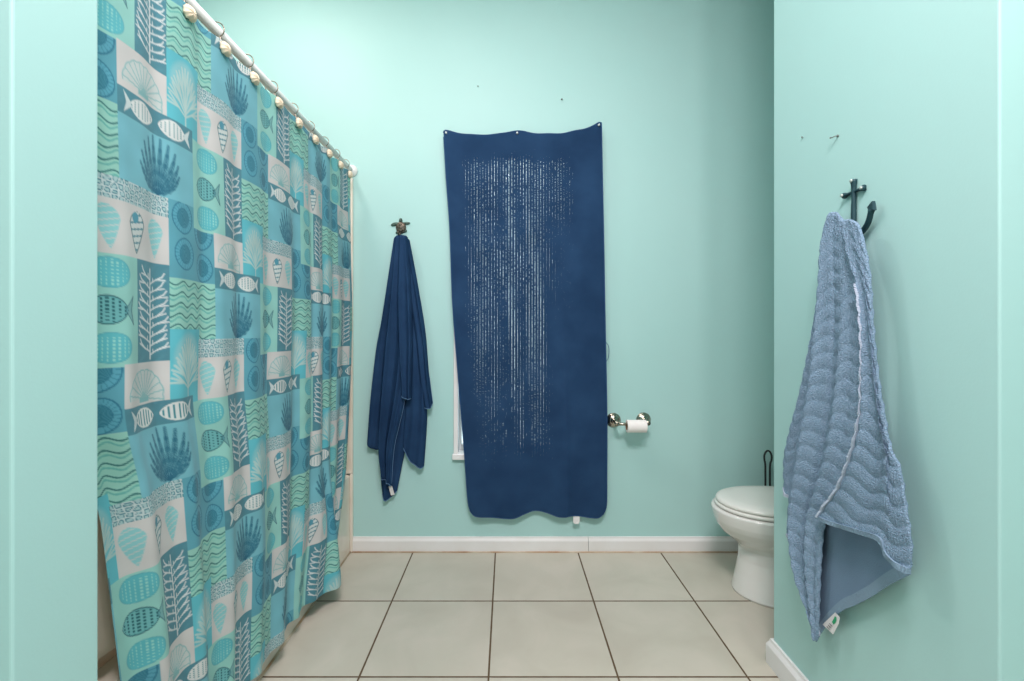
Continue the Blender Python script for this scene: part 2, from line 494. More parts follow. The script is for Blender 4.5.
for i, y in enumerate(ring_ys):
    if ring_labels[i] is None: continue
    if i == 2: o = proto
    else:
        o = proto.copy(); COL.objects.link(o)
        for ch in list(proto.children):
            c = ch.copy(); COL.objects.link(c); c.parent = o
    o.location.y = y
    o.rotation_euler = (0, 0, 0)
    o['label'] = ring_labels[i]

# ---------------------------------------------------------------- shower curtain
def sm(a, b, x):
    t = np.clip((x - a) / (b - a), 0, 1); return t * t * (3 - 2 * t)

cMINT, cBLUE, cDARK, cWHITE = (158, 214, 206), (128, 194, 206), (88, 146, 160), (214, 213, 211)
cLINE, cANEM, cANEML, cPALE, cAQUA = (54, 112, 120), (102, 172, 188), (48, 130, 162), (196, 222, 218), (110, 202, 206)
def seg(x, y, a, b):
    ax, ay = a; bx, by = b
    dx, dy = bx - ax, by - ay
    t = np.clip(((x - ax) * dx + (y - ay) * dy) / (dx * dx + dy * dy + 1e-12), 0, 1)
    return np.hypot(x - ax - t * dx, y - ay - t * dy), t
AA = .0011
def over(c, m, col):
    return c * (1 - m[:, None]) + lin(col)[None] * m[:, None]
def line(c, d, w, col, k=1.0):
    return over(c, k * (1 - sm(w - AA, w + AA, d)), col)
def inside(d):                     # d < 0 inside
    return 1 - sm(-AA, AA, d)

def p_cones(x, y, w, h):
    c = np.tile(lin(cWHITE), (len(x), 1))
    for cx_, kind, tilt in ((.036, 0, .1), (.110, 1, -.05), (.182, 0, .05)):
        xx = x - cx_ - tilt * (y - h / 2); t = (y - h * .10) / (h * .80)
        tt = np.clip(t, 0, 1)
        wd = .026 * np.sqrt(np.clip(np.sin(np.clip(tt * 4.2, 0, PI / 2)), 0, 1)) * (1 - np.clip((tt - .28) / .72, 0, 1)) ** .8
        d = np.maximum(np.abs(xx) - wd, np.maximum(-t, t - 1) * h)
        if kind == 0:
            c = over(c, inside(d), (150, 210, 212))
            st = np.abs(((t * 7 + xx * 22) % 1) - .5) * h * .8 / 7
            c = over(c, inside(d) * (1 - sm(.0006, .0018, st)) * .8, cWHITE)
        else:
            c = over(c, inside(d), (214, 222, 220))
            st = np.abs(((t * 6 + xx * 14) % 1) - .5) * h * .8 / 6
            c = over(c, inside(d + .001) * (1 - sm(.0012, .0024, st)), cDARK)
            c = line(c, np.abs(d), .0013, cLINE)
            c = over(c, inside(np.hypot(xx + .006, y - h * .22) - .011), (90, 160, 180))
    return c
def p_fish_shape(x, y, L, Hh, flip=False):
    """body + tail signed value, tail towards +x"""
    if flip: x = -x
    bx = x / (L * .40)
    body = np.abs(y) - Hh * np.clip(1 - np.abs(bx + .18) ** 2.0, 0, None) ** .72
    body = np.maximum(body, np.abs(bx + .18) * L * .4 - L * .40)
    tx = (x - L * .26) / (L * .24)
    tail = np.maximum(np.abs(y) - Hh * (.10 + .92 * np.clip(tx, 0, 1)), np.maximum(-tx, tx - 1 + .3 * (1 - np.abs(y) / Hh)) * L * .24)
    return body, tail
def p_fish(x, y, w, h):
    c = np.tile(lin(cMINT), (len(x), 1))
    for i, cy_ in enumerate((.035, .106, .178)):
        xx, yy = x - w * .48, y - cy_ * h / .215
        if i == 1:
            b, t = p_fish_shape(xx - .002, yy, .098, .027)
            c = over(c, inside(b), (120, 190, 192))
            dots = np.abs(((xx * 95) % 1) - .5) < .22
            dots2 = ((yy * 140 + np.floor(xx * 95) * .5) % 1) < .55
            c = over(c, inside(b + .003) * (dots & dots2), cLINE)
            c = line(c, np.abs(b), .0014, cLINE); c = line(c, np.abs(t), .0014, cLINE)
            c = over(c, inside(t) * .5, cDARK)
        else:
            b = (np.hypot(xx / .042, yy / .029) - 1) * .033
            c = over(c, inside(b), (104, 194, 202))
            st = np.abs(((xx * 110) % 1) - .5)
            c = over(c, inside(b + .004) * (st < .16) * (np.sin(yy * 900) > -.2), (160, 220, 214))
            c = line(c, np.abs(b), .0009, (80, 170, 184), .7)
    return c
def tree(levels):
    return levels
def p_coral(x, y, w, h):
    c = np.tile(lin(cDARK), (len(x), 1))
    n = np.sin(x * 170 + 3 * np.sin(y * 90)) * np.sin(y * 130)
    c = over(c, np.clip(n, 0, 1) * .22, (110, 170, 186))
    col = (222, 228, 228)
    d, t = seg(x, y, (w * .52, h * .97), (w * .5, h * .07)); c = line(c, d, .0030 - .0012 * t, col)
    for k, t in enumerate(np.linspace(.20, .92, 9)):
        for s in (-1, 1):
            jit = .9 * math.sin(k * 2.4 + s * 1.7)
            y0 = h * (t + .02 * s); x0 = w * .51
            Lb = w * (.43 - .10 * max(0, .4 - t) / .3) * (1 + .08 * jit)
            a1 = (x0 + s * Lb * .55, y0 - h * (.045 + .01 * jit)); a2 = (x0 + s * Lb * .88, y0 - h * .085); a3 = (x0 + s * Lb, y0 - h * .125)
            f1 = (x0 + s * Lb * .42, y0 - h * .095); f2 = (x0 + s * Lb * 1.04, y0 - h * .052)
            for p, q in (((x0, y0), a1), (a1, a2), (a2, a3), (((x0 + a1[0]) / 2, (y0 + a1[1]) / 2), ((x0 + f1[0]) / 2 + s * .002, (y0 + f1[1]) / 2 - h * .012)), (a1, (f2[0], f2[1] - h * .004 * k % .01))):
                d, _ = seg(x, y, p, q); c = line(c, d, .00155, col)
    return c
def p_scallop(x, y, w, h):
    c = np.tile(lin(cWHITE), (len(x), 1))
    cx_, cy_ = w * .5, h * .84
    a = np.arctan2(cy_ - y, x - cx_); r = np.hypot(x - cx_, (y - cy_) * 1.05)
    R = h * .72 * (1 + .035 * np.abs(np.sin(a * 8))) * (.92 + .12 * np.abs(np.cos(a)))
    ins = (a > -.25) & (a < PI + .25)
    d = np.where(ins, r - R, .02)
    col = (140, 192, 194)
    c = over(c, inside(d) * .35, (190, 216, 214))
    c = line(c, np.abs(d), .0013, col)
    st = np.abs(((a / PI * 11) % 1) - .5) / 11 * PI * r
    c = over(c, inside(d) * (1 - sm(.0008, .0019, st)) * .9, col)
    b = np.maximum(np.abs(x - cx_) - .020, np.abs(y - h * .88) - .005)
    c = over(c, inside(b), col)
    return c
def p_strip(x, y, w, h):
    c = np.tile(lin(cDARK), (len(x), 1))
    n = np.sin(x * 210) * np.sin(y * 260 + x * 60)
    c = over(c, np.clip(n, 0, 1) * .15, (110, 170, 186))
    for cx_, fl in ((w * .27, True), (w * .74, False)):
        b, t = p_fish_shape(x - cx_, y - h * .5, .105, .021, fl)
        c = over(c, inside(b), (226, 230, 228)); c = over(c, inside(t), (210, 222, 222))
        xs = (x - cx_)
        st = np.abs(((xs * 85) % 1) - .5) < .2
        c = over(c, inside(b + .004) * st * (np.sin(y * 1300) > -.3), (80, 150, 160))
    return c
def p_fan(x, y, w, h):
    c = np.tile(lin(cBLUE), (len(x), 1))
    n = np.sin(x * 60 + 1) * np.sin(y * 70)
    c = over(c, np.clip(n, 0, 1) * .2, (140, 206, 220))
    root = (w * .54, h * .99)
    for k, (ang, L) in enumerate(((-1.25, .088), (-.95, .100), (-.68, .112), (-.42, .118), (-.18, .124), (.08, .122), (.32, .118), (.58, .112), (.84, .096), (1.12, .080))):
        p = [np.array(root)]
        for j in range(5):
            aa = ang * (1.0 - .13 * j)
            p.append(p[-1] + np.array((math.sin(aa), -math.cos(aa))) * L / 5)
        for j in range(1, 5):
            d, t = seg(x, y, p[j], p[j + 1])
            ww = (.0014, .0058, .0076, .0070, .0048)[j] * (1 - .25 * t)
            aa = ang * (1 - .13 * j)
            along = -(x * math.sin(aa) - y * math.cos(aa)); across = (x - p[j][0]) * math.cos(aa) + (y - p[j][1]) * math.sin(aa)
            feather = .5 + .5 * np.sin((along + np.abs(across) * .9) * 1500)
            m = 1 - sm(ww - .001, ww + .0014, d)
            c = over(c, m * (.42 + .48 * feather), (58, 124, 146))
            c = line(c, d, .0007, (38, 98, 126), .8)
        d, _ = seg(x, y, p[0], p[1]); c = line(c, d, .0016, (48, 112, 138))
    return c
def cells(x, y, sx, sy, seed):
    ix, iy = np.floor(x / sx).astype(int), np.floor(y / sy).astype(int)
    f1 = np.full(len(x), 9.0); f2 = np.full(len(x), 9.0); idn = np.zeros(len(x))
    for a in (-1, 0, 1):
        for b in (-1, 0, 1):
            jx, jy = ix + a, iy + b
            h1 = np.modf(np.abs(np.sin(jx * 127.1 + jy * 311.7 + seed) * 43758.5))[0]
            h2 = np.modf(np.abs(np.sin(jx * 269.5 + jy * 183.3 + seed) * 24634.6))[0]
            d = np.hypot(x / sx - jx - .25 - .5 * h1, y / sy - jy - .25 - .5 * h2)
            n = d < f1
            f2 = np.where(n, f1, np.minimum(f2, d)); idn = np.where(n, h1, idn); f1 = np.where(n, d, f1)
    return f1, f2, idn
def p_pebble(x, y, w, h):
    f1, f2, idn = cells(x, y, .0145, .0115, 3.0)
    e = f2 - f1
    c = np.tile(lin((206, 220, 220)), (len(x), 1))
    c = over(c, sm(.14, .26, e), (70, 136, 150))
    c = over(c, sm(.34, .5, e), (176, 206, 208))
    return c
def p_anem(x, y, w, h):
    c = np.tile(lin(cANEM), (len(x), 1))
    for cx_, cy_, R in ((.045, .035, .036), (.135, .055, .040), (.05, .118, .036), (.14, .140, .034)):
        dx, dy = x - cx_, y - cy_
        r = np.hypot(dx, dy) / R; a = np.arctan2(dy, dx)
        m = 1 - sm(.97, 1.03, r)
        pet = np.abs(np.sin(a * 12))
        c = over(c, m * .85, (72, 148, 168))
        c = over(c, m * (r > .62) * (pet > .35) * .6, (110, 186, 206))
        c = over(c, m * (r < .55) * (.5 + .5 * np.sin(r * 60 + a * 9)) * .7, (50, 120, 142))
        c = over(c, (1 - sm(.02, .06, np.abs(r - 1))) * .8, (40, 112, 140))
        c = over(c, (1 - sm(.02, .05, np.abs(r - .6))) * .6, (40, 112, 140))
    return c
def p_waves(x, y, w, h):
    c = np.tile(lin((160, 213, 201)), (len(x), 1))
    ph = x / .052 * 2 * PI
    for k in range(6):
        yy = y - .012 - k * .0245
        f = .0050 * np.sin(ph + k * .6)
        c = line(c, np.abs(yy - f), .0017, (36, 116, 116))
        c = line(c, np.abs(yy - f - .009 - .001 * np.sin(ph * 2)), .0019, (102, 184, 176), .9)
    return c
def p_wfan(x, y, w, h):
    c = np.tile(lin((104, 196, 208)), (len(x), 1))
    col = (194, 216, 212)
    root = (w * .5, h * .98); c0 = (w * .5, h * .62)
    d, _ = seg(x, y, root, c0); c = line(c, d, .0022, col)
    for ang in np.linspace(-1.25, 1.25, 9):
        L = .062 - .008 * abs(ang)
        p0 = (c0[0], c0[1] + .02 * abs(ang)); p1 = (p0[0] + math.sin(ang) * L * .5, p0[1] - math.cos(ang) * L * .6 - .004)
        c = line(c, seg(x, y, p0, p1)[0], .0024, col, .9)
        for s in (-.28, .0, .28):
            p2 = (p1[0] + math.sin(ang + s) * L * .7, p1[1] - math.cos(ang + s) * L * .75)
            c = line(c, seg(x, y, p1, p2)[0], .0026, col, .85)
    m = 1 - sm(.85, 1.15, np.hypot((x - w * .5) / (w * .42), (y - h * .36) / (h * .3)))
    return over(c, m * .35, col)

HP, DU = 0.63, 0.34
blocks = [  # u0, u1, v0, v1, painter  (drawn in this order)
    (.22, .40, -.045, .13, p_anem), (.22, .40, .13, .271, p_waves), (.22, .345, .245, .425, p_wfan),
    (-.03, .11, .105, .32, p_fish), (.11, .22, .105, .315, p_coral), (.06, .22, .315, .403, p_scallop),
    (.06, .31, .403, .456, p_strip), (.06, .31, .456, .586, p_fan), (0, .22, .586, .63, p_pebble), (0, .22, 0, .105, p_cones)]
def paint(s, z, s0=.034, ztop=1.335, scale=.32 / .34):
    u = (s - s0) / scale; v = ztop - z
    C = np.tile(lin(cMINT), (len(u), 1))
    for bi, (a, b, c0, c1, f) in enumerate(blocks):
        for i in range(-3, 7):
            uu = u - i * DU
            inx = (uu >= a) & (uu < b)
            if not inx.any(): continue
            vv = v + (i % 2) * .315
            for k in range(-3, 5):
                w_ = vv - k * HP
                mm = inx & (w_ >= c0) & (w_ < c1)
                if mm.any():
                    C[mm] = f(uu[mm] - a, w_[mm] - c0, b - a, c1 - c0)
    return C

def curtain():
    nu, nv = 760, 740
    SW = 1.57; ZT, ZB = 1.853, 0.080
    s = np.linspace(0, SW, nu)[None, :]; t = np.linspace(0, 1, nv)[:, None]
    z = ZT + (ZB - ZT) * t + 0 * s
    s = s + 0 * t
    q = s / SW
    low = 1 - sm(.0, .9, z)
    Yn = .80 + .044 * (1 - sm(.72, .95, z)) + .088 * np.clip((.76 - z) / .68, 0, 1)
    Yf = 2.2 - .10 * (1 - sm(.4, 1.3, z)) - .10 * (1 - sm(.05, .5, z))
    Y = Yn + (Yf - Yn) * q
    # folds: slow irregular phase, growing downward
    ph = 2 * PI * (s / .157 + .28 * np.sin(s * 4.3 + .5) + .10 * np.sin(s * 9 + 2))
    A = .0036 + .0068 * (1 - sm(.7, 1.84, z))
    amp_s = .55 + .45 * np.sin(s * 5.1 + 1.1) * np.cos(s * 2.3)
    Xo = A * (.65 + .5 * amp_s) * (np.cos(ph + .5 * np.sin(z * 1.9 + s * 3)) + .25 * np.cos(2 * ph + 1 + z))
    Xo += .006 * np.sin(s * 11 + z * 2.2) * (1 - sm(.5, 1.7, z))
    X = -.7570 + .0170 * (1 - sm(.6, 1.75, z)) + Xo
    # last fold kicked out into the room at the hem
    kick = (1 - sm(.02, .62, z))
    X = X + .074 * kick * np.exp(-((Y - 1.82) / .085) ** 2) - .012 * kick * sm(1.88, 2.0, Y)
    X = X - .016 * np.exp(-(q / .07) ** 2) * (1 - sm(.8, 1.1, z))
    X = np.maximum(X, -.7640 + .003 * np.sin(ph))
    # the heading sags between the rings
    ry = np.array(ring_ys)
    ip = np.interp(Y, ry, np.arange(len(ry))); fr = ip - np.floor(ip)
    sag = (np.sin(PI * fr) ** 2) * (1 - sm(1.50, 1.84, z) * 0)
    z2 = z - .009 * np.sin(PI * fr) ** 2 * sm(1.60, 1.84, z)
    P = np.stack([X, Y, z2], -1)
    me = grid_mesh('shower_curtain', P)
    C = paint(s.reshape(-1), z.reshape(-1))
    # weave mottling of the print
    mot = 1 + .05 * np.sin(s.reshape(-1) * 37 + 2 * np.sin(z.reshape(-1) * 21)) * np.sin(z.reshape(-1) * 43)
    C = np.clip(C * mot[:, None], 0, 1)
    at = me.color_attributes.new('print', 'FLOAT_COLOR', 'POINT')
    at.data.foreach_set('color', np.hstack([C, np.ones((len(C), 1))]).astype(np.float32).reshape(-1))
    m = bpy.data.materials.new('printed_curtain_fabric'); m.use_nodes = True
    nt = m.node_tree; b = nt.nodes['Principled BSDF']
    an = nt.nodes.new('ShaderNodeAttribute'); an.attribute_name = 'print'
    nt.links.new(an.outputs['Color'], b.inputs['Base Color'])
    b.inputs['Roughness'].default_value = .75; b.inputs['Specular IOR Level'].default_value = .25
    b.inputs['Sheen Weight'].default_value = .1
    tl = nt.nodes.new('ShaderNodeBsdfTranslucent'); ms = nt.nodes.new('ShaderNodeMixShader'); ms.inputs[0].default_value = .30
    nt.links.new(an.outputs['Color'], tl.inputs[0])
    nt.links.new(b.outputs[0], ms.inputs[1]); nt.links.new(tl.outputs[0], ms.inputs[2])
    nt.links.new(ms.outputs[0], nt.nodes['Material Output'].inputs['Surface'])
    o = link('shower_curtain', me, m)
    sd = o.modifiers.new('thickness', 'SOLIDIFY'); sd.thickness = .0006; sd.offset = -1
    tag(o, 'blue and mint shower curtain printed with fish, coral, shells and waves', 'shower curtain')
    return o
curtain()

def liner():
    nu, nv = 160, 90
    q = np.linspace(0, 1, nu)[None, :]; z = np.linspace(1.83, .17, nv)[:, None] + 0 * q
    Y = .79 + 1.40 * q + 0 * z
    X = -.7835 - .083 * (1 - sm(.388, .46, z)) + .0032 * np.sin(q * 60 + z) * (.4 + .6 * (1 - sm(.5, 1.8, z)))
    o = link('shower_liner', grid_mesh('shower_liner', np.stack([X, Y, z], -1)), M['liner'])
    sd = o.modifiers.new('thickness', 'SOLIDIFY'); sd.thickness = .0005; sd.offset = -1
    tag(o, 'plain off-white shower liner showing behind the near lower edge of the curtain', 'shower liner')
liner()

# ---------------------------------------------------------------- towels
def coons(left, right, top, bottom, nu, nv):
    l, r = spline(left, nv), spline(right, nv)
    t, b = spline(top, nu), spline(bottom, nu)
    a = np.linspace(0, 1, nu)[None, :, None]; v = np.linspace(0, 1, nv)[:, None, None]
    P = (1 - a) * l[:, None] + a * r[:, None] + (1 - v) * t[None] + v * b[None] \
        - ((1 - a) * (1 - v) * l[0] + a * (1 - v) * r[0] + (1 - a) * v * l[-1] + a * v * r[-1])
    return P
def layer(side, d0, left, right, top, bottom, fold, nu=90, nv=150, th=.006, curl=(0, 0)):
    """side: onback/onright; outline in photo points on the plane d0 in front of the wall; folds stand off along the wall normal"""
    P2 = coons(left, right, top, bottom, nu, nv)
    base = np.array([[side(p[0], p[1], d0) for p in row] for row in P2])
    a = np.linspace(0, 1, nu)[None, :] + np.zeros((nv, 1)); b = np.linspace(0, 1, nv)[:, None] + np.zeros((1, nu))
    off = fold(a, b, base)
    wd = np.linalg.norm(base[:, -1] - base[:, 0], axis=1)[:, None] + 1e-4
    for c_, dd in ((curl[0], a * wd), (curl[1], (1 - a) * wd)):
        if c_:
            k = np.clip(dd / np.minimum(.018, wd * .3), 0, 1)
            off = off - c_ * (1 - np.sqrt(np.clip(1 - (1 - k) ** 2, 0, 1)))
    nrm = np.array((0, -1, 0)) if side is onback else np.array((-1, 0, 0))
    edge = np.minimum(np.minimum(a, 1 - a) * nu, np.minimum(b, 1 - b) * nv)
    tk = th * np.sqrt(np.clip((edge + .25) / 2.5, 0, 1))
    F = base + nrm * (off + tk / 2)[..., None]
    B = base + nrm * (off - tk / 2)[..., None]
    mid = base + nrm * off[..., None]
    return F, B, mid
def ridge(a, centers, widths, amps):
    r = 0
    for c, w, m in zip(centers, widths, amps): r = r + m * np.exp(-((a - c) / w) ** 2)
    return r
def edge_tube(mid, which, r, push=0.0, nrm=(0, -1, 0), sl=None):
    n = {'bottom': mid[-1], 'left': mid[:, 0], 'right': mid[:, -1], 'top': mid[0]}[which]
    if sl: n = n[sl[0]:sl[1]]
    n = n[::2]
    return [tuple(p + np.array(nrm) * push) for p in n]

# --- navy towel hanging from the turtle hook
def tw_fold(centers, widths, amps, wob=2.0):
    def f(a, b, P):
        g = .25 + .75 * sm(0, .5, b)
        aa = a + .02 * np.sin(b * wob * 3 + 1)
        return g * ridge(aa, centers, widths, amps) + .0016 * np.sin(b * 17 + a * 9) * g
    return f
# back layer: long point with the care tag
Lb = layer(onback, .018, [(397, 236), (390, 300), (383, 360), (378, 430), (380.5, 478), (382, 494)], [(405, 236), (410, 300), (412, 360), (408, 430), (401, 470), (397, 491)],
           [(397, 236), (405, 236)], [(382, 494), (386.4, 500), (397, 491)], tw_fold((.3, .8), (.12, .12), (.010, .006)), curl=(.006, .006))
# back right layer: lobe with bottom at (423,467)
Lr = layer(onback, .030, [(401, 236), (404, 320), (405, 400), (402, 440), (403, 448)], [(407.5, 238), (418, 300), (425, 360), (426.5, 410), (426, 430), (423.5, 467)],
           [(401, 236), (407.5, 238)], [(403, 448), (411, 461), (420, 467.5), (423.5, 467)], tw_fold((.5, .85), (.16, .1), (.008, .010)), curl=(.016, .020))
# right flap
Lf = layer(onback, .040, [(402, 235.5), (410, 300), (416, 350), (420, 385), (424, 408)], [(408.5, 239), (418, 290), (425, 335), (428, 372), (432, 404)],
           [(402, 235.5), (408.5, 239)], [(424, 408), (428, 408.5), (431, 407.5), (432, 404)], tw_fold((.25, .75), (.2, .15), (.006, .013)), curl=(.02, .026))
# left layer with rounded fold bottom
Ll = layer(onback, .034, [(393, 240), (387, 280), (381, 320), (375, 352), (370, 400), (367.5, 440)], [(402, 235.5), (399, 300), (396, 350), (392, 400), (386, 447)],
           [(393, 240), (396.5, 235.5), (402, 235.5)], [(367.5, 440), (369, 447), (376, 450), (386, 447)], tw_fold((.15, .5, .85), (.12, .10, .12), (.014, -.010, .014)), curl=(.024, .02))
# front centre layer, falling to the left point
Lc = layer(onback, .054, [(395, 236.5), (389, 300), (383, 352), (379, 400), (377.5, 450), (381, 479)], [(406, 235.5), (409, 290), (411, 340), (409, 375), (403, 408), (399, 425), (393.5, 450), (391, 486)],
           [(395, 236.5), (400, 235), (406, 235.5)], [(381, 479), (385, 480), (391, 486)], tw_fold((.12, .38, .62, .88), (.08, .09, .09, .08), (.018, -.010, .018, .006)), nu=110, curl=(.03, .012))
# front fold ending at (409,404)
Lt = layer(onback, .070, [(398.5, 236), (396.5, 290), (397, 340), (401, 396)], [(406.5, 236), (410.5, 290), (412, 345), (410.5, 399)],
           [(398.5, 236), (402, 235), (406.5, 236)], [(401, 396), (406, 399), (410.5, 399)], tw_fold((.2, .55, .85), (.12, .14, .12), (.010, -.006, .012)), nu=60, curl=(.03, .03))
LS = [Lb, Lr, Lf, Ll, Lc, Lt]
me = shell_mesh('bath_towel', [(l[0], l[1]) for l in LS])
navy = link('bath_towel', me, M['navy'])
tag(navy, 'navy blue bath towel bunched and hanging from the turtle hook', 'towel')
bm = bmesh.new()
for l, w, sl in ((Lb, 'bottom', None), (Lr, 'bottom', None), (Lf, 'bottom', None), (Lt, 'bottom', None)):
    tube(edge_tube(l[2], w, .002, .003), .0021, 6, bm)
tube(edge_tube(Lc[2], 'bottom', .002, .003), .0021, 6, bm)
tube(edge_tube(Lc[2], 'right', .002, .002, sl=(96, 150)), .0021, 6, bm)
tube(edge_tube(Lf[2], 'right', .002, .002, sl=(125, 150)), .0018, 6, bm)
h = obj('hem', bm, M['navyhem'], navy, smooth=True); h['label'] = 'paler blue stitched hem'
# care tag
def quad_tag(name, pts, m, parent, th=.0008, lab=None, nrm=Vector((0, -1, 0))):
    bm = bmesh.new()
    f = [bm.verts.new(Vector(p)) for p in pts]; b_ = [bm.verts.new(Vector(p) - nrm * th) for p in pts]
    bm.faces.new(f); bm.faces.new(b_[::-1]); n = len(f)
    for k in range(n): bm.faces.new((f[k], b_[k], b_[(k + 1) % n], f[(k + 1) % n]))
    o = obj(name, bm, m, parent)
    if lab: o['label'] = lab
    return o
quad_tag('care_tag', [onback(388.5, 486.5, .040), (onback(392, 486, .044)), onback(394.6, 494.5, .040), onback(391, 495.6, .038)], M['label'], navy, lab='small white care tag')

# turtle hook
tx, ty_, tz = onback(401, 227, 0)
tt = thing('turtle_hook', 'small dark bronze sea turtle wall hook above the bunched navy towel', 'towel hook', (tx, BY, tz))
def blob(cx, cz, rx, rz, depth, rot=0, seg_=28, y0=BY - .001, taper=0.0, curve=0.0):
    bm = bmesh.new(); rows = []
    for i in range(9):
        t = i / 8; row = []
        for k in range(seg_):
            a = 2 * PI * k / seg_
            x = rx * math.cos(a) * math.sin(t * PI / 2 if t < 1 else PI / 2) ; z = rz * math.sin(a) * math.sin(t * PI / 2)
            x *= 1 + taper * (z / rz)
            x += curve * (z / rz) ** 2 * rz
            xr = x * math.cos(rot) - z * math.sin(rot); zr = x * math.sin(rot) + z * math.cos(rot)
            row.append(bm.verts.new((cx + xr, y0 - .003 - depth * math.cos(t * PI / 2), cz + zr)))
        rows.append(row)
    for A, B in zip(rows, rows[1:]):
        for k in range(seg_): bm.faces.new((A[k], A[(k + 1) % seg_], B[(k + 1) % seg_], B[k]))
    bk = [bm.verts.new((v.co.x, y0, v.co.z)) for v in rows[-1]]
    for k in range(seg_): bm.faces.new((rows[-1][k], rows[-1][(k + 1) % seg_], bk[(k + 1) % seg_], bk[k]))
    bm.faces.new(bk)
    bmesh.ops.remove_doubles(bm, verts=bm.verts, dist=1e-5)
    return bm
obj('shell', blob(tx + .001, tz - .004, .0255, .0295, .014), M['bronze'], tt, smooth=True)
bm = bmesh.new()     # raised scutes
for (dx, dz, r) in ((0, .012, .007), (0, -.003, .0085), (0, -.018, .006), (-.012, .004, .006), (.012, .004, .006), (-.011, -.011, .006), (.011, -.011, .006)):
    b2 = blob(tx + .001 + dx, tz - .004 + dz, r, r, .004, y0=BY - .013 + abs(dx) * .25); me_ = bpy.data.meshes.new('t'); b2.to_mesh(me_); b2.free(); bm.from_mesh(me_)
obj('scutes', bm, M['bronze'], tt, smooth=True)
obj('head', blob(tx - .0005, tz + .031, .0082, .012, .011), M['bronze_green'], tt, smooth=True)
obj('flipper', blob(tx - .030, tz + .013, .0195, .0085, .004, rot=.28), M['bronze_green'], tt, smooth=True)
obj('flipper', blob(tx + .028, tz + .018, .018, .0065, .004, rot=.02), M['bronze_green'], tt, smooth=True)
obj('flipper', blob(tx - .017, tz - .028, .009, .006, .004, rot=.5), M['bronze_green'], tt, smooth=True)
obj('flipper', blob(tx + .020, tz - .022, .011, .006, .004, rot=.35), M['bronze_green'], tt, smooth=True)
hk = spline([(tx, BY - .006, tz - .022), (tx, BY - .02, tz - .040), (tx, BY - .042, tz - .050), (tx, BY - .062, tz - .044), (tx, BY - .068, tz - .036)], 24)
obj('hook_prong', tube(hk, .0035, 10), M['bronze'], tt, smooth=True)

# --- big navy towel pinned over the window
def navy_worn():
    m = M['navy'].copy(); m.name = 'worn_navy_terry'
    nt = m.node_tree; N = nt.nodes; L = nt.links
    b = N['Principled BSDF']; outn = [n for n in N if n.type == 'OUTPUT_MATERIAL'][0]
    at = N.new('ShaderNodeAttribute'); at.attribute_name = 'wear'      # how thin the pile is worn
    tc = N.new('ShaderNodeTexCoord'); sep = N.new('ShaderNodeSeparateXYZ'); L.new(tc.outputs['Object'], sep.inputs[0])
    def mth(op, a, c=None):
        n = N.new('ShaderNodeMath'); n.operation = op
        for i, v in enumerate((a, c)):
            if v is None: continue
            if isinstance(v, (int, float)): n.inputs[i].default_value = v
            else: L.new(v, n.inputs[i])
        return n.outputs[0]
    t = mth('DIVIDE', sep.outputs[0], .0141)
    ft = mth('ABSOLUTE', mth('SUBTRACT', mth('FRACT', t), .5))           # 0 on the woven line
    col_id = mth('FLOOR', t)
    cv = N.new('ShaderNodeCombineXYZ'); L.new(col_id, cv.inputs[0]); L.new(mth('MULTIPLY', sep.outputs[2], 260.0), cv.inputs[2])
    wn = N.new('ShaderNodeTexNoise'); wn.inputs['Scale'].default_value = 1.0; wn.inputs['Detail'].default_value = 1.0
    cv2 = N.new('ShaderNodeVectorMath'); cv2.operation = 'MULTIPLY'; cv2.inputs[1].default_value = (7.3, 1, 1.0)
    L.new(cv.outputs[0], cv2.inputs[0]); L.new(cv2.outputs[0], wn.inputs['Vector'])
    # hole where the noise is under the wear value and we are close to the line
    thr = mth('ADD', mth('MULTIPLY', at.outputs['Fac'], .25), .325)
    gate = mth('LESS_THAN', wn.outputs['Fac'], thr)
    lw = mth('LESS_THAN', ft, mth('ADD', .035, mth('MULTIPLY', at.outputs['Fac'], .05)))
    on = mth('GREATER_THAN', at.outputs['Fac'], .02)
    hole = mth('MULTIPLY', mth('MULTIPLY', gate, lw), on)
    tr = N.new('ShaderNodeBsdfTransparent'); mxs = N.new('ShaderNodeMixShader')
    L.new(mth('MULTIPLY', hole, .85), mxs.inputs[0]); L.new(b.outputs[0], mxs.inputs[1]); L.new(tr.outputs[0], mxs.inputs[2])
    L.new(mxs.outputs[0], outn.inputs['Surface'])
    return m
M['worn'] = navy_worn()
bl = [(443.5, 133), (446.5, 180), (450, 230), (452.5, 300), (457, 360), (461, 410), (465, 460), (468, 500), (470.5, 511)]
br = [(601.5, 123), (602.5, 180), (604, 250), (605.5, 330), (607, 420), (607, 480), (606.5, 505), (603.5, 514)]
bt = [(443.5, 133), (445.5, 130.5), (460, 133.5), (480, 135.5), (500, 134), (517, 131), (535, 133.5), (560, 133.5), (580, 130), (592, 126), (599, 122.5), (601.5, 123)]
bb = [(470.5, 511), (476, 515.5), (490, 517), (503, 518.5), (514, 518), (524, 514), (535, 511), (548, 513), (560, 516.5), (575, 516), (590, 517.5), (598, 517.5), (603.5, 514)]
def bigfold(a, b, P):
    f = .0035 * np.sin(a * 9 + 1) * sm(0, .3, b) + .006 * np.sin(a * 21 + 2 * np.sin(b * 3)) * sm(.75, 1, b) + .0022 * np.sin(b * 13 + a * 5)
    f += .004 * np.exp(-(((a - .15) * 1.0 + (b - .05) * 2.2) / .06) ** 2) * (1 - sm(.0, .18, b))
    f += .004 * np.exp(-(((a - .88) - (b - .03) * 2.0) / .05) ** 2) * (1 - sm(.0, .15, b))
    f += .003 * np.sin(a * 40) * np.exp(-b / .03) + .004 * np.exp(-((a - .72) / .02) ** 2) * sm(.2, .9, b)
    return f
BT = layer(onback, .036, bl, br, bt, bb, bigfold, nu=170, nv=380, th=.005)
F, Bk, mid = BT
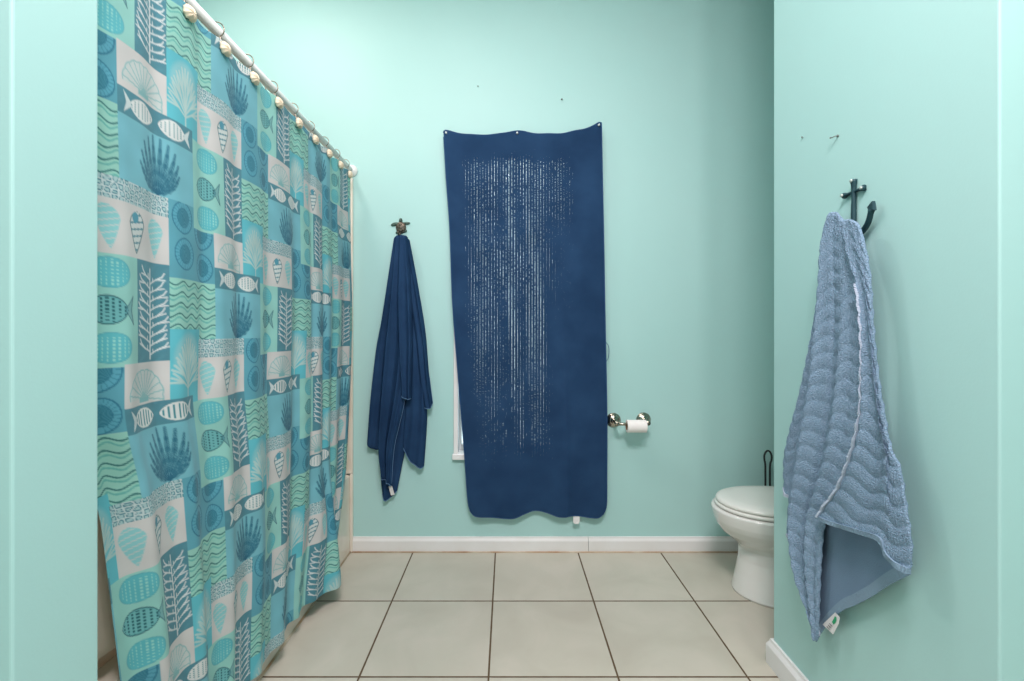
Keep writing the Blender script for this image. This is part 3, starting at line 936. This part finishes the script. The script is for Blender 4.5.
me = shell_mesh('beach_towel', [(F, Bk)])
# wear field in towel coordinates
nvv, nuu = F.shape[:2]
A_ = (np.linspace(0, 1, nuu)[None, :] + np.zeros((nvv, 1))); B_ = (np.linspace(0, 1, nvv)[:, None] + np.zeros((1, nuu)))
w = np.zeros_like(A_)
w = np.maximum(w, 1.0 * np.exp(-(((A_ - .42) / .30) ** 4)) * (1 - sm(.30, .52, B_)) * (.75 + .25 * np.sin(B_ * 20)))
w = np.maximum(w, .85 * np.exp(-(((A_ - .20) / .14) ** 4)) * (1 - .35 * B_))
w = np.maximum(w, .95 * np.exp(-(((A_ - .40 ) / .050) ** 4)))
w = np.maximum(w, .95 * np.exp(-(((A_ - .55 + .02 * B_) / .075) ** 4)))
w = np.maximum(w, .8 * np.exp(-(((A_ - .66) / .15) ** 6)) * (1 - sm(.16, .36, B_)))
w = w * sm(.035, .085, B_) * (1 - sm(.83, .88, B_)) * sm(.08, .14, A_) * (1 - sm(.80, .84, A_))
w = w * (.86 + .14 * np.sin(A_ * 60 + 3 * np.sin(B_ * 9)))
low = sm(.45, .8, B_)
w = w * (1 - .34 * low)
wa = np.concatenate([w.reshape(-1), w.reshape(-1)]).astype(np.float32)
at = me.attributes.new('wear', 'FLOAT', 'POINT'); at.data.foreach_set('value', wa)
big = link('beach_towel', me, M['worn'])
tag(big, 'large worn navy towel pinned flat over the window on the back wall', 'towel')
bm = bmesh.new()
tube([tuple(p) for p in np.vstack([mid[0, ::2], mid[::3, -1], mid[-1, ::-2], mid[::-3, 0]])[:-1]], .0026, 6, bm)
obj('edge_binding', bm, M['bigedge'], big, smooth=True)
sx = onback(576, 520, .028)
quad_tag('care_tag', [onback(573.2, 514, .030), onback(579.6, 514, .030), onback(579.6, 522, .034), onback(578.3, 524, .034), onback(574.6, 524, .034), onback(573.2, 522, .034)], M['label'], big, lab='small white care tag under the lower edge')
lp = [onback(605.8, 342, .034), onback(608.4, 346, .036), onback(609, 352, .037), onback(608.2, 358, .036), onback(605.9, 362, .034)]
obj('hanging_loop', tube(spline(lp, 20), .0014, 6), M['bigedge'], big, smooth=True)
for (px, py, lab) in ((446.2, 133.2, 'white push pin holding the upper left corner of the big navy towel'),
                      (517.2, 133.4, 'white push pin holding the middle of the big navy towel top edge'),
                      (598.8, 125.4, 'white push pin holding the upper right corner of the big navy towel')):
    p = onback(px, py, .040)
    pin = obj('push_pin', lathe([(.0009, -.040), (.0009, 0), (.0048, .001), (.0052, .003), (.0034, .005), (.0028, .008), (.0040, .010), (.0038, .0115), (.001, .012)], p, 'y-', 16), M['pin'], smooth=True)
    tag(pin, lab, 'push pin', 'push pins along the top of the big towel')

# ---------------------------------------------------------------- nail holes and nails
for (px, py, lab, r) in ((478, 86.5, 'tiny filled nail on the back wall above the left half of the big towel', .0030), (561.7, 99.5, 'tiny dark nail on the back wall above the right half of the big towel', .0042)):
    p = onback(px, py, 0)
    tag(obj('nail', lathe([(.001, -.01), (.001, .002), (r, .0025), (r, .004), (.0005, .0046)], p, 'y-', 14), M['pile'], smooth=True), lab, 'nail')
p = onright(803, 137.3, 0)
tag(obj('nail', lathe([(.001, -.01), (.001, .002), (.0026, .0025), (.0026, .004), (.0005, .0046)], p, 'x-', 14), M['pile'], smooth=True), 'tiny nail on the right wall, farther from the camera than the cup hook', 'nail')
p = onright(838, 136, 0); q0 = onright(831, 138, .012)
path = spline([(RX + .008, p[1] - .0, p[2]), (RX - .006, p[1], p[2]), (RX - .012, p[1] + .006, p[2] - .002), (RX - .012, p[1] + .012, p[2] - .001), (RX - .010, p[1] + .015, p[2] + .002), (RX - .007, p[1] + .016, p[2] + .003)], 30)
bm = tube(path, .0013, 8)
lathe([(.0035, .0), (.0035, .0015), (.0012, .002)], (RX, p[1], p[2]), 'x-', 14, bm)
tag(obj('cup_hook', bm, M['pile'], smooth=True), 'tiny metal cup hook in the right wall above the anchor hook', 'hook')

# ---------------------------------------------------------------- anchor hook on the right wall
ay, az = 1.134, 1.43
an = thing('anchor_hook', 'dark teal cast iron anchor wall hook holding the pale blue towel', 'towel hook', (RX, ay, az))
def flatbar(p0, p1, w0, w1, th, nrm=Vector((-1, 0, 0))):
    return None
def capsule(pts, rads, squash=.6, seg_=14):
    """rounded cast bar, flattened towards the wall; pts on the wall side"""
    bm = tube(pts, rads, seg_)
    return bm
ztop = az + .030; zbot = 1.322
def cast(path, rad, sq=.6, x0=None):
    bm = tube(path, rad, 14)
    return bm
sh = spline([(RX - .0055, ay, ztop), (RX - .0055, ay, az - .02), (RX - .007, ay - .001, zbot)], 30)
rads = [.0050 + .0026 * math.exp(-((i) / 3.0) ** 2) + .0015 * (i / 29) for i in range(30)]
obj('shank', tube(sh, rads, 14), M['anchor'], an, smooth=True)
cb = spline([(RX - .0055, ay + .033, az), (RX - .0055, ay, az), (RX - .0055, ay - .033, az)], 25)
rads = [.0038 + .0040 * (math.exp(-((i) / 3.2) ** 2) + math.exp(-((24 - i) / 3.2) ** 2)) for i in range(25)]
obj('crossbar', tube(cb, rads, 14), M['anchor'], an, smooth=True)
arm = spline([(RX - .007, ay - .002, zbot + .004), (RX - .010, ay - .028, zbot + .0), (RX - .014, ay - .055, zbot + .018), (RX - .018, ay - .071, zbot + .046)], 26)
arm_y = [p[1] for p in arm]
bmr = tube(arm, [.0068 - .0008 * i / 25 for i in range(26)], 14)
# spade tip
def spade(c, d, n, size):
    c, d, n = Vector(c), Vector(d).normalized(), Vector(n).normalized()
    s = d.cross(n).normalized()
    bm = bmesh.new()
    out2 = [(-.25, -.9), (-.1, -.45), (-.1, .0)]
    prof = [(0, 1.1), (.85, .05), (.42, -.05), (.36, -.5), (-.36, -.5), (-.42, -.05), (-.85, .05)]
    f = [bm.verts.new(c + s * a * size + d * b * size + n * .004) for a, b in prof]
    k = [bm.verts.new(c + s * a * size + d * b * size - n * .004) for a, b in prof]
    bm.faces.new(f); bm.faces.new(k[::-1])
    for i in range(len(f)): bm.faces.new((f[i], k[i], k[(i + 1) % len(f)], f[(i + 1) % len(f)]))
    bmesh.ops.bevel(bm, geom=bm.edges[:], offset=.0008, segments=2, affect='EDGES')
    return bm
obj('arm', bmr, M['anchor'], an, smooth=True)
obj('fluke', spade(arm[-1], Vector(arm[-1]) - Vector(arm[-4]), (-1, .2, 0), .0175), M['anchor'], an)
arm2 = spline([(RX - .007, ay + .002, zbot + .004), (RX - .022, ay + .016, zbot + .004), (RX - .036, ay + .030, zbot + .022), (RX - .040, ay + .034, zbot + .045)], 26)
obj('arm', tube(arm2, [.0078 - .0022 * i / 25 for i in range(26)], 14), M['anchor'], an, smooth=True)
obj('fluke', spade(arm2[-1], Vector(arm2[-1]) - Vector(arm2[-4]), (-1, 1, 0), .010), M['anchor'], an)
for (dy, dz) in ((0, .027), (.0315, 0), (-.0315, 0)):
    s_ = obj('screw', lathe([(.0042, 0), (.0042, .002), (.003, .0032), (.0005, .0036)], (RX - .0118, ay + dy, az + dz), 'x-', 14), M['screw'], an, smooth=True)
    s_['label'] = 'pale screw head'

# ---------------------------------------------------------------- dusty blue towel on the anchor hook
def ribbed(centers, widths, amps, rib=.0034, pitch=.040, skew=.0, flat=False, ph=0.0):
    def f(a, b, P):
        g = (.16 + .84 * sm(0, .55, b)) * (1 - .55 * sm(.78, 1, b))
        aa = a + .015 * np.sin(b * 8)
        o = g * ridge(aa, centers, widths, amps)
        if not flat:
            # terry ribs run across the towel, swinging with each fold
            lat = P[..., 1]
            arg = (P[..., 2] + skew * (lat - lat.mean()) + .010 * np.sin(a * 13 + b * 4)) / pitch * 2 * PI + ph
            r = np.abs(np.cos(arg / 2)) ** .7
            o = o + rib * r * (.4 + .6 * sm(0, .2, b))
            o = o + .0009 * np.sin(lat * 900 + np.sin(P[..., 2] * 700) * 2) * np.sin(P[..., 2] * 800) * r
        return o
    return f
N_ = (-1, 0, 0)
# smooth underside layer
RB = layer(onright, .022, [(838, 232), (832, 330), (826, 430), (821, 520), (817, 600), (816.5, 641)], [(856, 232), (868, 330), (880, 420), (893, 480), (904, 530), (910.5, 573)],
           [(838, 232), (848, 228), (856, 232)], [(816.5, 641), (823, 630), (840.7, 611), (856, 604), (872, 596), (888, 585), (910.5, 573)],
           ribbed((.2, .6, .85), (.1, .15, .1), (.004, .006, .004), flat=True), nu=100, nv=200, th=.004)
# small hidden left lobe
RL = layer(onright, .020, [(826, 240), (816, 320), (803, 385), (791, 430), (785, 460), (785.5, 490)], [(840, 232), (830, 320), (818, 400), (808, 460), (800, 500)],
           [(826, 240), (832, 230), (840, 232)], [(785.5, 490), (790, 497), (800, 500)], ribbed((.3,), (.2,), (.01,), pitch=.04), nu=70, nv=200, th=.006)
# second left lobe
RM = layer(onright, .030, [(830, 222), (822, 300), (812, 370), (800, 430), (791, 490), (788, 536)], [(842, 222), (838, 300), (832, 370), (824, 450), (806, 545)],
           [(830, 222), (836, 214), (842, 222)], [(788, 536), (794, 541), (806, 545)], ribbed((.3,), (.2,), (.008,), pitch=.05, ph=1.), nu=80, nv=220, th=.006)
# main left panel down to the tip
RA = layer(onright, .046, [(827, 217), (820, 246), (818, 288), (815, 334), (810, 385), (802, 430), (795, 480), (791, 520), (797, 572), (811, 617), (816.4, 637)],
           [(846, 224), (855, 262), (862, 310), (862, 380), (854, 450), (838, 495), (826, 525), (822, 570), (818.5, 639)],
           [(827, 217), (831, 212.5), (838, 212.5), (843, 218), (846, 224)], [(816.4, 637), (817, 641), (818.5, 639)],
           ribbed((.12, .40, .64, .9), (.10, .045, .11, .08), (.016, -.013, .016, .004), skew=.25), nu=150, nv=330, th=.007, curl=(.014, 0))
# front flap on the right
RF = layer(onright, .062, [(842, 220), (848, 252), (859.5, 288), (864.7, 334), (864, 380), (862, 415), (854, 451), (841, 486), (825, 508), (819.5, 518)],
           [(857, 222), (862, 233), (870.5, 273), (875, 334), (880, 380), (885, 410), (892, 446), (902, 470), (909, 513), (913.5, 548), (911.5, 573)],
           [(842, 220), (846, 219.5), (852, 219.5), (857, 222)], [(819.5, 518), (838, 526), (860, 533), (884, 541), (889, 556), (898, 566), (911.5, 573)],
           ribbed((.10, .34, .62, .88), (.07, .12, .12, .09), (.007, -.004, .008, .002), skew=-.05, ph=.8), nu=170, nv=330, th=.007, curl=(0, 0))
RS = [RB, RL, RM, RA, RF]
me = shell_mesh('bath_towel', [(l[0], l[1]) for l in RS])
me.materials.append(M['blue']); me.materials.append(M['blueflat'])
nb = RB[0].shape; cnt = 2 * (nb[0] - 1) * (nb[1] - 1) + 2 * (nb[0] + nb[1] - 2)
mi = np.zeros(len(me.polygons), dtype=np.int32); mi[:cnt] = 1
me.polygons.foreach_set('material_index', mi)
blue = link('bath_towel', me, None)
tag(blue, 'dusty blue ribbed bath towel hanging from the anchor hook on the right wall', 'towel')
def band(mid, which, width, push, bm, sl=None):
    """flat woven border along an edge"""
    n = {'bottom': (mid[-1], mid[-6]), 'left': (mid[:, 0], mid[:, 6]), 'right': (mid[:, -1], mid[:, -7])}[which]
    e_, i_ = n
    if sl: e_, i_ = e_[sl[0]:sl[1]], i_[sl[0]:sl[1]]
    nn = np.array(N_)
    L0 = e_ + nn * push - 0
    dirv = i_ - e_; dirv /= np.linalg.norm(dirv, axis=1)[:, None]
    out_ = e_ - dirv * .0025
    inn = e_ + dirv * width
    rows = [(out_ - nn * .0015), (out_ + nn * (push - .001)), (inn + nn * push), (inn - nn * .001)]
    V = [[bm.verts.new(tuple(p)) for p in r] for r in rows]
    m = len(e_)
    for k in range(m - 1):
        for a_ in range(4):
            b_ = (a_ + 1) % 4
            bm.faces.new((V[a_][k], V[a_][k + 1], V[b_][k + 1], V[b_][k]))
    bm.faces.new([V[a_][0] for a_ in range(4)]); bm.faces.new([V[a_][-1] for a_ in range(4)][::-1])
bm = bmesh.new()
band(RF[2], 'left', .0065, .0085, bm, (70, 329))
band(RA[2], 'left', .006, .0075, bm, (270, 329))
band(RL[2], 'bottom', .008, .006, bm); band(RM[2], 'bottom', .008, .006, bm)
h = obj('hem', bm, M['bluehem'], blue, smooth=False); h['label'] = 'paler woven hem'
bm = bmesh.new(); band(RB[2], 'bottom', .024, .0035, bm); band(RF[2], 'bottom', .010, .0075, bm)
obj('border', bm, M['blueborder'], blue)['label'] = 'corded border along the lower edges'
# care tag with a green mark
tg = quad_tag('care_tag', [onright(822.5, 624.5, .034), onright(835, 612.5, .034), onright(839.5, 617.5, .036), onright(838.5, 624, .038), onright(833, 634.5, .040)], M['label'], blue, nrm=Vector((-1, 0, 0)), lab='white care tag with a green mark')
def mark(pts, m, name, d):
    quad_tag(name, [onright(px, py, d) for px, py in pts], m, tg, th=.0006, nrm=Vector((-1, 0, 0)))
mark([(831.8, 622.0), (833.6, 619.0), (834.8, 616.2), (836.0, 617.4), (836.3, 619.8), (835.3, 622.4), (833.6, 624.4)], M['green'], 'printed_mark', .0385)
for k in range(3):
    x0_, y0_ = 826.4 + k * 1.3, 626.6 - k * 1.5
    mark([(x0_, y0_), (x0_ + .5, y0_ - .5), (x0_ + 3.2, y0_ + 2.6), (x0_ + 2.7, y0_ + 3.1)], M['ink'], 'printed_line', .0395)

# ---------------------------------------------------------------- toilet paper holder and roll
ra = onback(613.3, 420, .0); rb = onback(643.3, 419.6, 0)
hd = thing('toilet_paper_holder', 'brushed nickel toilet paper holder with two round mounts beside the big navy towel', 'toilet paper holder', ((ra[0] + rb[0]) / 2, BY, ra[2]))
YS = BY - .082
for r_ in (ra, rb):
    m_ = obj('wall_mount', lathe([(.036, .0005), (.036, .004), (.033, .008), (.030, .009), (.028, .014), (.020, .018), (.012, .022), (.010, .028)], (r_[0], BY, r_[2]), 'y-', 36), M['nickel'], hd, smooth=True)
    obj('post', tube(spline([(r_[0], BY - .024, r_[2]), (r_[0], BY - .06, r_[2]), (r_[0], YS, r_[2] - .003)], 12), [.0085, .008, .0075, .0075, .0075, .0078, .0082, .009, .0100, .0108, .0112, .011], 16), M['nickel'], hd, smooth=True)
zr = ra[2] - .004
obj('spindle', tube([(ra[0] + .002, YS, zr), (ra[0] + .03, YS, zr), (rb[0] - .002, YS, zr)], .0075, 16), M['nickel'], hd, smooth=True)
roll_x0, roll_x1 = ra[0] + .045, rb[0] - .012
roll = bpy.data.objects.new('x', None)
bpy.data.objects.remove(roll)
zc = zr - .010
bm = bmesh.new()
ro, ri = .0300, .0190
ringsets = []
for (r, x) in ((ri, roll_x0), (ro - .001, roll_x0), (ro, roll_x0 + .001), (ro, roll_x1 - .001), (ro - .001, roll_x1), (ri, roll_x1)):
    ringsets.append([bm.verts.new((x, YS + r * math.cos(2 * PI * k / 40), zc + r * math.sin(2 * PI * k / 40))) for k in range(40)])
for i in range(6):
    A, B = ringsets[i], ringsets[(i + 1) % 6]
    for k in range(40): bm.faces.new((A[k], A[(k + 1) % 40], B[(k + 1) % 40], B[k]))
tp = obj('toilet_roll', bm, M['paper'], smooth=False)
tag(tp, 'nearly used up white toilet paper roll on the nickel holder', 'toilet paper')
bm = bmesh.new(); rs = []
for (r, x) in ((ri - .001, roll_x0 - .0004), (ri, roll_x0 - .0004), (ri, roll_x1 + .0004), (ri - .001, roll_x1 + .0004)):
    rs.append([bm.verts.new((x, YS + r * math.cos(2 * PI * k / 40), zc + r * math.sin(2 * PI * k / 40))) for k in range(40)])
for i in range(4):
    A, B = rs[i], rs[(i + 1) % 4]
    for k in range(40): bm.faces.new((A[k], A[(k + 1) % 40], B[(k + 1) % 40], B[k]))
obj('cardboard_core', bm, M['card'], tp)['label'] = 'brown cardboard core'

# ---------------------------------------------------------------- toilet
YC = 1.915
TX = .010
to = thing('toilet', 'white toilet with closed lid standing in the nook at the right', 'toilet', (1.2, YC, 0))
def egg(xf, xb, hw, z, n=72, sq=2.6, yc=YC):
    xf = xf + TX
    xc = xf + min(.24, (xb - xf) * .48)
    pts = []
    for k in range(n):
        a = 2 * PI * k / n
        c, s = math.cos(a), math.sin(a)
        if c < 0:
            x = xc - (xc - xf) * abs(c) ** (1.0); y = hw * s
        else:
            x = xc + (xb - xc) * abs(c) ** (2 / sq); y = hw * (1 if s > 0 else -1) * abs(s) ** (2 / sq)
        pts.append(Vector((x, yc + y, z)))
    return pts
def loft(secs, cap0=True, cap1=True):
    bm = bmesh.new(); R = [[bm.verts.new(p) for p in s] for s in secs]
    for A, B in zip(R, R[1:]):
        n = len(A)
        for k in range(n): bm.faces.new((A[k], A[(k + 1) % n], B[(k + 1) % n], B[k]))
    if cap0: bm.faces.new(R[0][::-1])
    if cap1: bm.faces.new(R[-1])
    return bm
prof = [(0, .942, 1.44, .160), (.008, .940, 1.44, .161), (.03, .945, 1.44, .155), (.08, .955, 1.44, .144), (.14, .964, 1.44, .130), (.185, .966, 1.44, .130),
        (.205, .956, 1.44, .136), (.225, .930, 1.44, .146), (.25, .898, 1.40, .163), (.28, .876, 1.37, .174), (.305, .865, 1.35, .180), (.33, .859, 1.34, .183), (.343, .857, 1.34, .184), (.349, .860, 1.335, .181), (.350, .868, 1.33, .175)]
pz = np.array(prof); zz = np.unique(np.concatenate([pz[:, 0], np.linspace(0, .35, 40)]))
secs = [egg(np.interp(z, pz[:, 0], pz[:, 1]), np.interp(z, pz[:, 0], pz[:, 2]), np.interp(z, pz[:, 0], pz[:, 3]), z) for z in zz]
obj('bowl', loft(secs), M['porcelain'], to, smooth=True)
st = [egg(.882, 1.315, .162, .3515), egg(.873, 1.32, .171, .354), egg(.870, 1.32, .174, .360), egg(.872, 1.32, .172, .366), egg(.880, 1.318, .165, .3675)]
obj('seat', loft(st), M['seatplastic'], to, smooth=True)
ld = [egg(.886, 1.325, .160, .3690), egg(.877, 1.33, .169, .3705), egg(.875, 1.33, .171, .376), egg(.878, 1.33, .168, .383), egg(.890, 1.32, .156, .3885), egg(.93, 1.29, .12, .392), egg(1.0, 1.22, .06, .3935)]
obj('lid', loft(ld), M['seatplastic'], to, smooth=True)
for s in (-1, 1):
    obj('hinge', tube([(1.335, YC + s * .075 - .02, .372), (1.335, YC + s * .075 + .02, .372)], .010, 14), M['seatplastic'], to, smooth=True)
tk = loft([rrect(1.455, YC, .090, .205, .04, z_) for z_ in (.352, .37)] + [rrect(1.455, YC, .098, .225, .04, z_) for z_ in (.50, .68)])
obj('tank', tk, M['porcelain'], to, smooth=False)
obj('tank_lid', box(1.345, 1.565, YC - .24, YC + .24, .6805, .715, bev=.01), M['porcelain'], to)
bm = tube([(1.350, YC + .16, .62), (1.342, YC + .16, .62), (1.338, YC + .12, .617), (1.338, YC + .07, .612)], .006, 12)
obj('flush_lever', bm, M['nickel'], to, smooth=True)

# ---------------------------------------------------------------- brush stand behind the toilet
bx_, by_ = 1.247, 2.188
br_ = thing('toilet_brush', 'black looped wire handle rising behind the toilet', 'toilet brush', (bx_, by_, 0))
obj('holder', lathe([(.046, .0), (.048, .004), (.044, .02), (.040, .13), (.043, .14), (.040, .145)], (bx_, by_, .0005), 'z', 32), M['black'], br_, smooth=True)
ztop_ = .517
lpts = [(bx_ - .011, by_, .146), (bx_ - .0125, by_, .30), (bx_ - .0125, by_, .44), (bx_ - .0165, by_, .470), (bx_ - .0175, by_, .493), (bx_ - .010, by_, .511), (bx_, by_, ztop_),
        (bx_ + .010, by_, .511), (bx_ + .0175, by_, .493), (bx_ + .0165, by_, .470), (bx_ + .0095, by_, .44), (bx_ + .0095, by_, .30), (bx_ + .011, by_, .146)]
obj('wire_handle', tube(spline(lpts, 90), .0044, 12), M['black'], br_, smooth=True)
